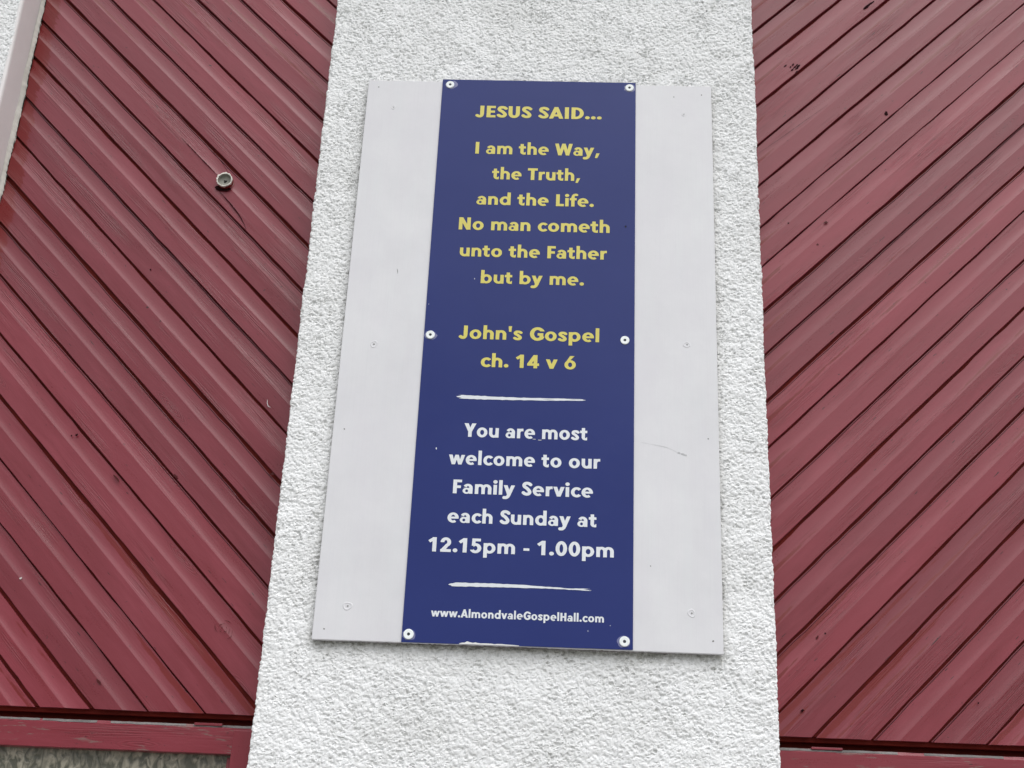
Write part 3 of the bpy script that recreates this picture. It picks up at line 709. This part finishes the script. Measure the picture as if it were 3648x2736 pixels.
g('1', .66, U(S_box(.26, 0, .48, 1), S_poly((.28, 1.0), (.0, .775), (.115, .63), (.46, .88), (.46, 1.0))))
g('0', .74, ring(.37, .5, .33, .515, .215, .19))
g('6', .74, U(ring(.37, .335, .335, .35, .205, .16), S_poly((.055, .42), (.235, .50), (.61, 1.0), (.36, 1.0))))
g('4', .74, U(S_box(.40, 0, .61, 1), S_box(.02, .19, .72, .36), para(.02, .27, .33, .385, .61, 1.0)))
g('5', .70, U(D(ring(.31, .325, .335, .345, .21, .175), S_poly((.28, .36), (-.5, .9), (-.5, .02)), S_box(-.5, .2, .2, 2)), S_box(.11, .82, .60, 1), para(.09, .27, .50, .11, .31, 1), S_box(.10, .50, .35, .64)))
g('2', .72, U(S_box(.05, 0, .66, .185), para(.05, .33, .13, .37, .60, .56), I(ring(.345, .68, .305, .335, .21, .175), U(S_box(-1, .68, 3, 3), S_poly((.345, .68), (.46, .42), (2, .42), (2, .7), (.345, .7))))))
def trace(f, x0, y0, x1, y1, h):
    nx = int((x1-x0)/h)+2; ny = int((y1-y0)/h)+2
    X, Y = np.meshgrid(x0+np.arange(nx)*h, y0+np.arange(ny)*h); V = f(X, Y)+1e-7; S = V < 0; seg = {}
    def pt(k):
        (i, j, d) = k
        if d == 0: a, b = V[j, i], V[j, i+1]; return (x0+(i+a/(a-b))*h, y0+j*h)
        a, b = V[j, i], V[j+1, i]; return (x0+i*h, y0+(j+a/(a-b))*h)
    idx = S[:-1, :-1]*1+S[:-1, 1:]*2+S[1:, 1:]*4+S[1:, :-1]*8
    T = {1: [(3, 0)], 2: [(0, 1)], 3: [(3, 1)], 4: [(1, 2)], 5: [(3, 2), (1, 0)], 6: [(0, 2)], 7: [(3, 2)], 8: [(2, 3)], 9: [(2, 0)], 10: [(0, 3), (2, 1)], 11: [(2, 1)], 12: [(1, 3)], 13: [(1, 0)], 14: [(0, 3)]}
    for j, i in zip(*np.nonzero((idx > 0) & (idx < 15))):
        E = {0: (i, j, 0), 1: (i+1, j, 1), 2: (i, j+1, 0), 3: (i, j, 1)}
        for a, b in T[int(idx[j, i])]: seg[E[a]] = E[b]
    loops = []
    while seg:
        k0 = next(iter(seg)); k = k0; L = []
        while k in seg: L.append(pt(k)); k = seg.pop(k)
        A = np.array(L); far = int(np.argmax(((A-A[0])**2).sum(1))); keep = {0, far}; stk = [(0, far), (far, len(L))]
        while stk:
            i, j = stk.pop()
            if j-i < 2: continue
            p0 = A[i]; d = A[j % len(L)]-p0; q = A[i+1:j]-p0; le = math.hypot(*d)+1e-12
            dist = np.abs(d[0]*q[:, 1]-d[1]*q[:, 0])/le; kk = int(np.argmax(dist))
            if dist[kk] > .18*h: keep.add(i+1+kk); stk += [(i, i+1+kk), (i+1+kk, j)]
        Q = [L[i] for i in sorted(keep)]
        Q = [p for i, p in enumerate(Q) if math.dist(p, Q[i-1]) > .05*h]
        if len(Q) > 4: loops.append(Q)
    return loops
GC = {ch: ([] if f is None else trace((lambda X, Y, f=f: f(X, Y)-.007), -.12, -.4, adv+.15, 1.2, .011)) for ch, (adv, f) in G.items()}
def fill(loops, th=.0003):
    cu = bpy.data.curves.new('outline', 'CURVE'); cu.dimensions = '2D'; cu.fill_mode = 'FRONT'
    for L in loops:
        sp = cu.splines.new('POLY'); sp.points.add(len(L)-1)
        sp.points.foreach_set('co', np.array([(x, z, 0, 1) for x, z in L]).ravel()); sp.use_cyclic_u = True
    t = bpy.data.objects.new('tmp', cu); COL.objects.link(t); bpy.context.view_layer.update()
    me = bpy.data.meshes.new_from_object(t); bpy.data.objects.remove(t); bpy.data.curves.remove(cu)
    V = [(v.co.x, v.co.y) for v in me.vertices]; Fc = [tuple(p.vertices) for p in me.polygons]; bpy.data.meshes.remove(me)
    out = []
    for f in Fc:
        ar = sum(V[f[i]][0]*V[f[(i+1) % len(f)]][1]-V[f[(i+1) % len(f)]][0]*V[f[i]][1] for i in range(len(f)))
        out.append(f if ar > 0 else f[::-1])
    return V, out
def flat_mesh(name, parts, y, mat, parent):
    m = MB()
    for V, Fc in parts: m.add([(x, y, z+EYE) for x, z in V], Fc)
    return link(name, m.mesh(name), mat, parent)
def curve_obj(name, loops, y, mat, parent): return flat_mesh(name, [fill(loops)], y, mat, parent)
GM_ = {ch: (fill(L) if L else ([], [])) for ch, L in GC.items()}
TR = .030
def text(s, xa, xb, z, cap, mat, parent, y, trk=TR):
    pos = []; x = 0
    for ch in s: pos.append(x); x += G[ch][0]+trk
    allx = [p[0]+px for ch, px in zip(s, pos) for L in GC[ch] for p in L]
    lo, hi = min(allx), max(allx); k = (xb-xa)/(hi-lo)
    print('text %-28s xscale/cap %.3f' % (s, k/cap))
    i = 0
    for word in s.split(' '):
        parts = [([(xa+(px+p[0]-lo)*k, z+p[1]*cap) for p in GM_[ch][0]], GM_[ch][1]) for ch, px in zip(word, pos[i:i+len(word)])]
        flat_mesh('lettering', parts, y, mat, parent); i += len(word)+1
YS = YB-.0034
sg = empty('sign', (-.1, YS, EYE+.61), label='tall narrow blue sign with yellow and white lettering, screwed to the pale board', cat='sign')
SX0, SX1, SZ0, SZ1 = -.3925, .1930, .6090, 2.3215
m = MB(); m.add([(-.3910, YS, SZ0+EYE), (SX1+.0005, YS, SZ0+.002+EYE), (SX1, YS, SZ1+.001+EYE), (SX0-.0005, YS, SZ1+.001+EYE)] + [(-.3910, YS+.003, SZ0+EYE), (SX1+.0005, YS+.003, SZ0+.002+EYE), (SX1, YS+.003, SZ1+.001+EYE), (SX0-.0005, YS+.003, SZ1+.001+EYE)],
      [(0, 1, 2, 3), (4, 7, 6, 5), (0, 4, 5, 1), (1, 5, 6, 2), (2, 6, 7, 3), (3, 7, 4, 0)])
bevel(link('sign_panel', m.mesh('sign_panel'), blue_m, sg), .0005)
YT = YS-.0006
LINES = [('JESUS SAID...', -.2873, .0917, 2.1881, .0405), ('I am the Way,', -.2804, .0874, 2.0597, .0400), ('the Truth,', -.227, .0319, 1.9732, .0392), ('and the Life.', -.2679, .0735, 1.8867, .0392),
         ('No man cometh', -.3148, .1203, 1.8020, .0398), ('unto the Father', -.307, .1133, 1.7152, .0390), ('but by me.', -.2424, .0499, 1.6305, .0390), ("John's Gospel", -.2945, .0956, 1.4565, .0395), ('ch. 14 v 6', -.2291, .0326, 1.3725, .0392)]
for s, a, b, z, cap in LINES: text(s, a, b, z, cap, yellow_m, sg, YT)
for s, a, b, z, cap in [('You are most', -.2637, .0679, 1.1665, .0383), ('welcome to our', -.3001, .1039, 1.0872, .0380), ('Family Service', -.284, .0861, 1.0065, .0376), ('each Sunday at', -.2937, .0964, .9263, .0376),
                        ('12.15pm - 1.00pm', -.34, .1429, .8468, .0378), ('www.AlmondvaleGospelHall.com', -.3202, .1198, .6771, .0208)]: text(s, a, b, z, cap, white_m, sg, YT)
def brush(x0, x1, zc, th, seed):
    def f(X, Y):
        t = (X-x0)/(x1-x0); yy = (Y-zc)/th
        env = 1-.50*np.clip((t-.15)/.85, 0, 1)*vnoise(t*9, yy*0, seed)-.25*vnoise(t*40, yy*0, seed+1)
        lim = .5*env*np.clip(1.15-.55*t, .4, 1)
        ctr = .12*np.sin(t*5+seed)-.10*t
        endn = .05*vnoise(t*0, yy*7, seed+2)+.10*np.abs(yy)
        e = np.maximum((endn-t), (t-1+.12*vnoise(t*0+3, yy*8, seed+3)))*14
        v = np.maximum(np.abs(yy-ctr)-lim, e)
        streak = vnoise(t*6, yy*9, seed+4)
        return np.maximum(v, (streak-.74-.22*(1-t))*.9)*th
    return trace(f, x0-.002, zc-th, x1+.002, zc+th, .0007)
curve_obj('brush_line', brush(-.3010, .0900, 1.2820, .0115, 3), YT, white_m, sg)
curve_obj('brush_line', brush(-.2950, .0960, .7620, .0110, 12), YT, white_m, sg)
def chipf(X, Y):
    t = (X+.2442)/(.1516); top = .6110+.0052*np.clip(1.1-t*.9, .3, 1)*(.35+.9*vnoise(t*22, t*0, 5))*np.clip(np.minimum(t*9, (1-t)*9), 0, 1)
    return np.maximum(np.maximum(Y-top, SZ0+.0008-Y), np.maximum(-t, t-1)*.1)
curve_obj('paint_chip', trace(chipf, -.25, .606, -.088, .620, .0006), YS-.0004, chip_m, sg)
for k, (x, z, a, b, mt) in enumerate([(.1666, 1.8248, .0028, .0042, black_m), (-.2599, 1.6434, .0010, .0022, white_m), (-.3356, 1.1301, .0013, .0035, white_m), (-.0737, 1.1650, .0045, .0009, pale_dirt), (-.0590, 1.1628, .0055, .0012, pale_dirt), (.1360, .6700, .0009, .0009, white_m), (.08, .6545, .0006, .0022, white_m), (-.385, 1.56, .0006, .0012, white_m)]):
    flat_poly('speck', blob(x, z, a, b, 200+k, 9, .35), YS-.0004, mt, sg)
# washers and their screws
GM = N('clear_glue_smear'); GM.col((.17, .18, .33)); GM.rough(.25); glue_m = GM.m
wash = None
for k, (x, z, gl) in enumerate([(-.3695, 2.3023, .9), (.174, 2.303, .3), (-.374, 1.4649, .45), (.1667, 1.4641, 0), (-.3734, .6297, .5), (.1722, .631, .4)]):
    R = .0124 if z > 1 else .0130
    wo = link('washer', lathe([(.0038, YS-.0002), (.0040, YS-.0026), (R-.0012, YS-.0029), (R, YS-.0020), (R, YS+.0001)], 36).mesh('washer', True), zinc, sg, Matrix.Translation((x, 0, z+EYE)))
    wo.modifiers.new('edge', 'EDGE_SPLIT').split_angle = .6
    a = rnd.uniform(0, 1.5); sm = MB()
    for q in range(2):
        ca, sa = math.cos(a+q*math.pi/2), math.sin(a+q*math.pi/2); h1, h2 = .0030, .0005; yq = YS-.00262-.00006*q
        sm.add([(ca*u-sa*v, yq, sa*u+ca*v) for u, v in ((-h1, -h2), (h1, -h2), (h1, h2), (-h1, h2))], [(0, 1, 2, 3)])
    so = lathe([(.0042, YS-.0010), (.0038, YS-.0020), (.0022, YS-.0024), (.0001, YS-.0012)], 18)
    link('screw', so.mesh('screw', True), screw_m, wo, Matrix.Translation((x, 0, z+EYE)))
    if gl: flat_poly('glue_smear', [p for p in blob(x+(.004 if k == 0 else -.002 if k == 5 else .001), z-(.001 if k else -.0005), .0150+gl*.005, .0138+gl*.001, 300+k, 16, .13) if p[0] > SX0+.001] , YS-.0002, glue_m, sg, .0001)
print('verts', sum(len(o.data.vertices) for o in bpy.data.objects if o.type == 'MESH'))
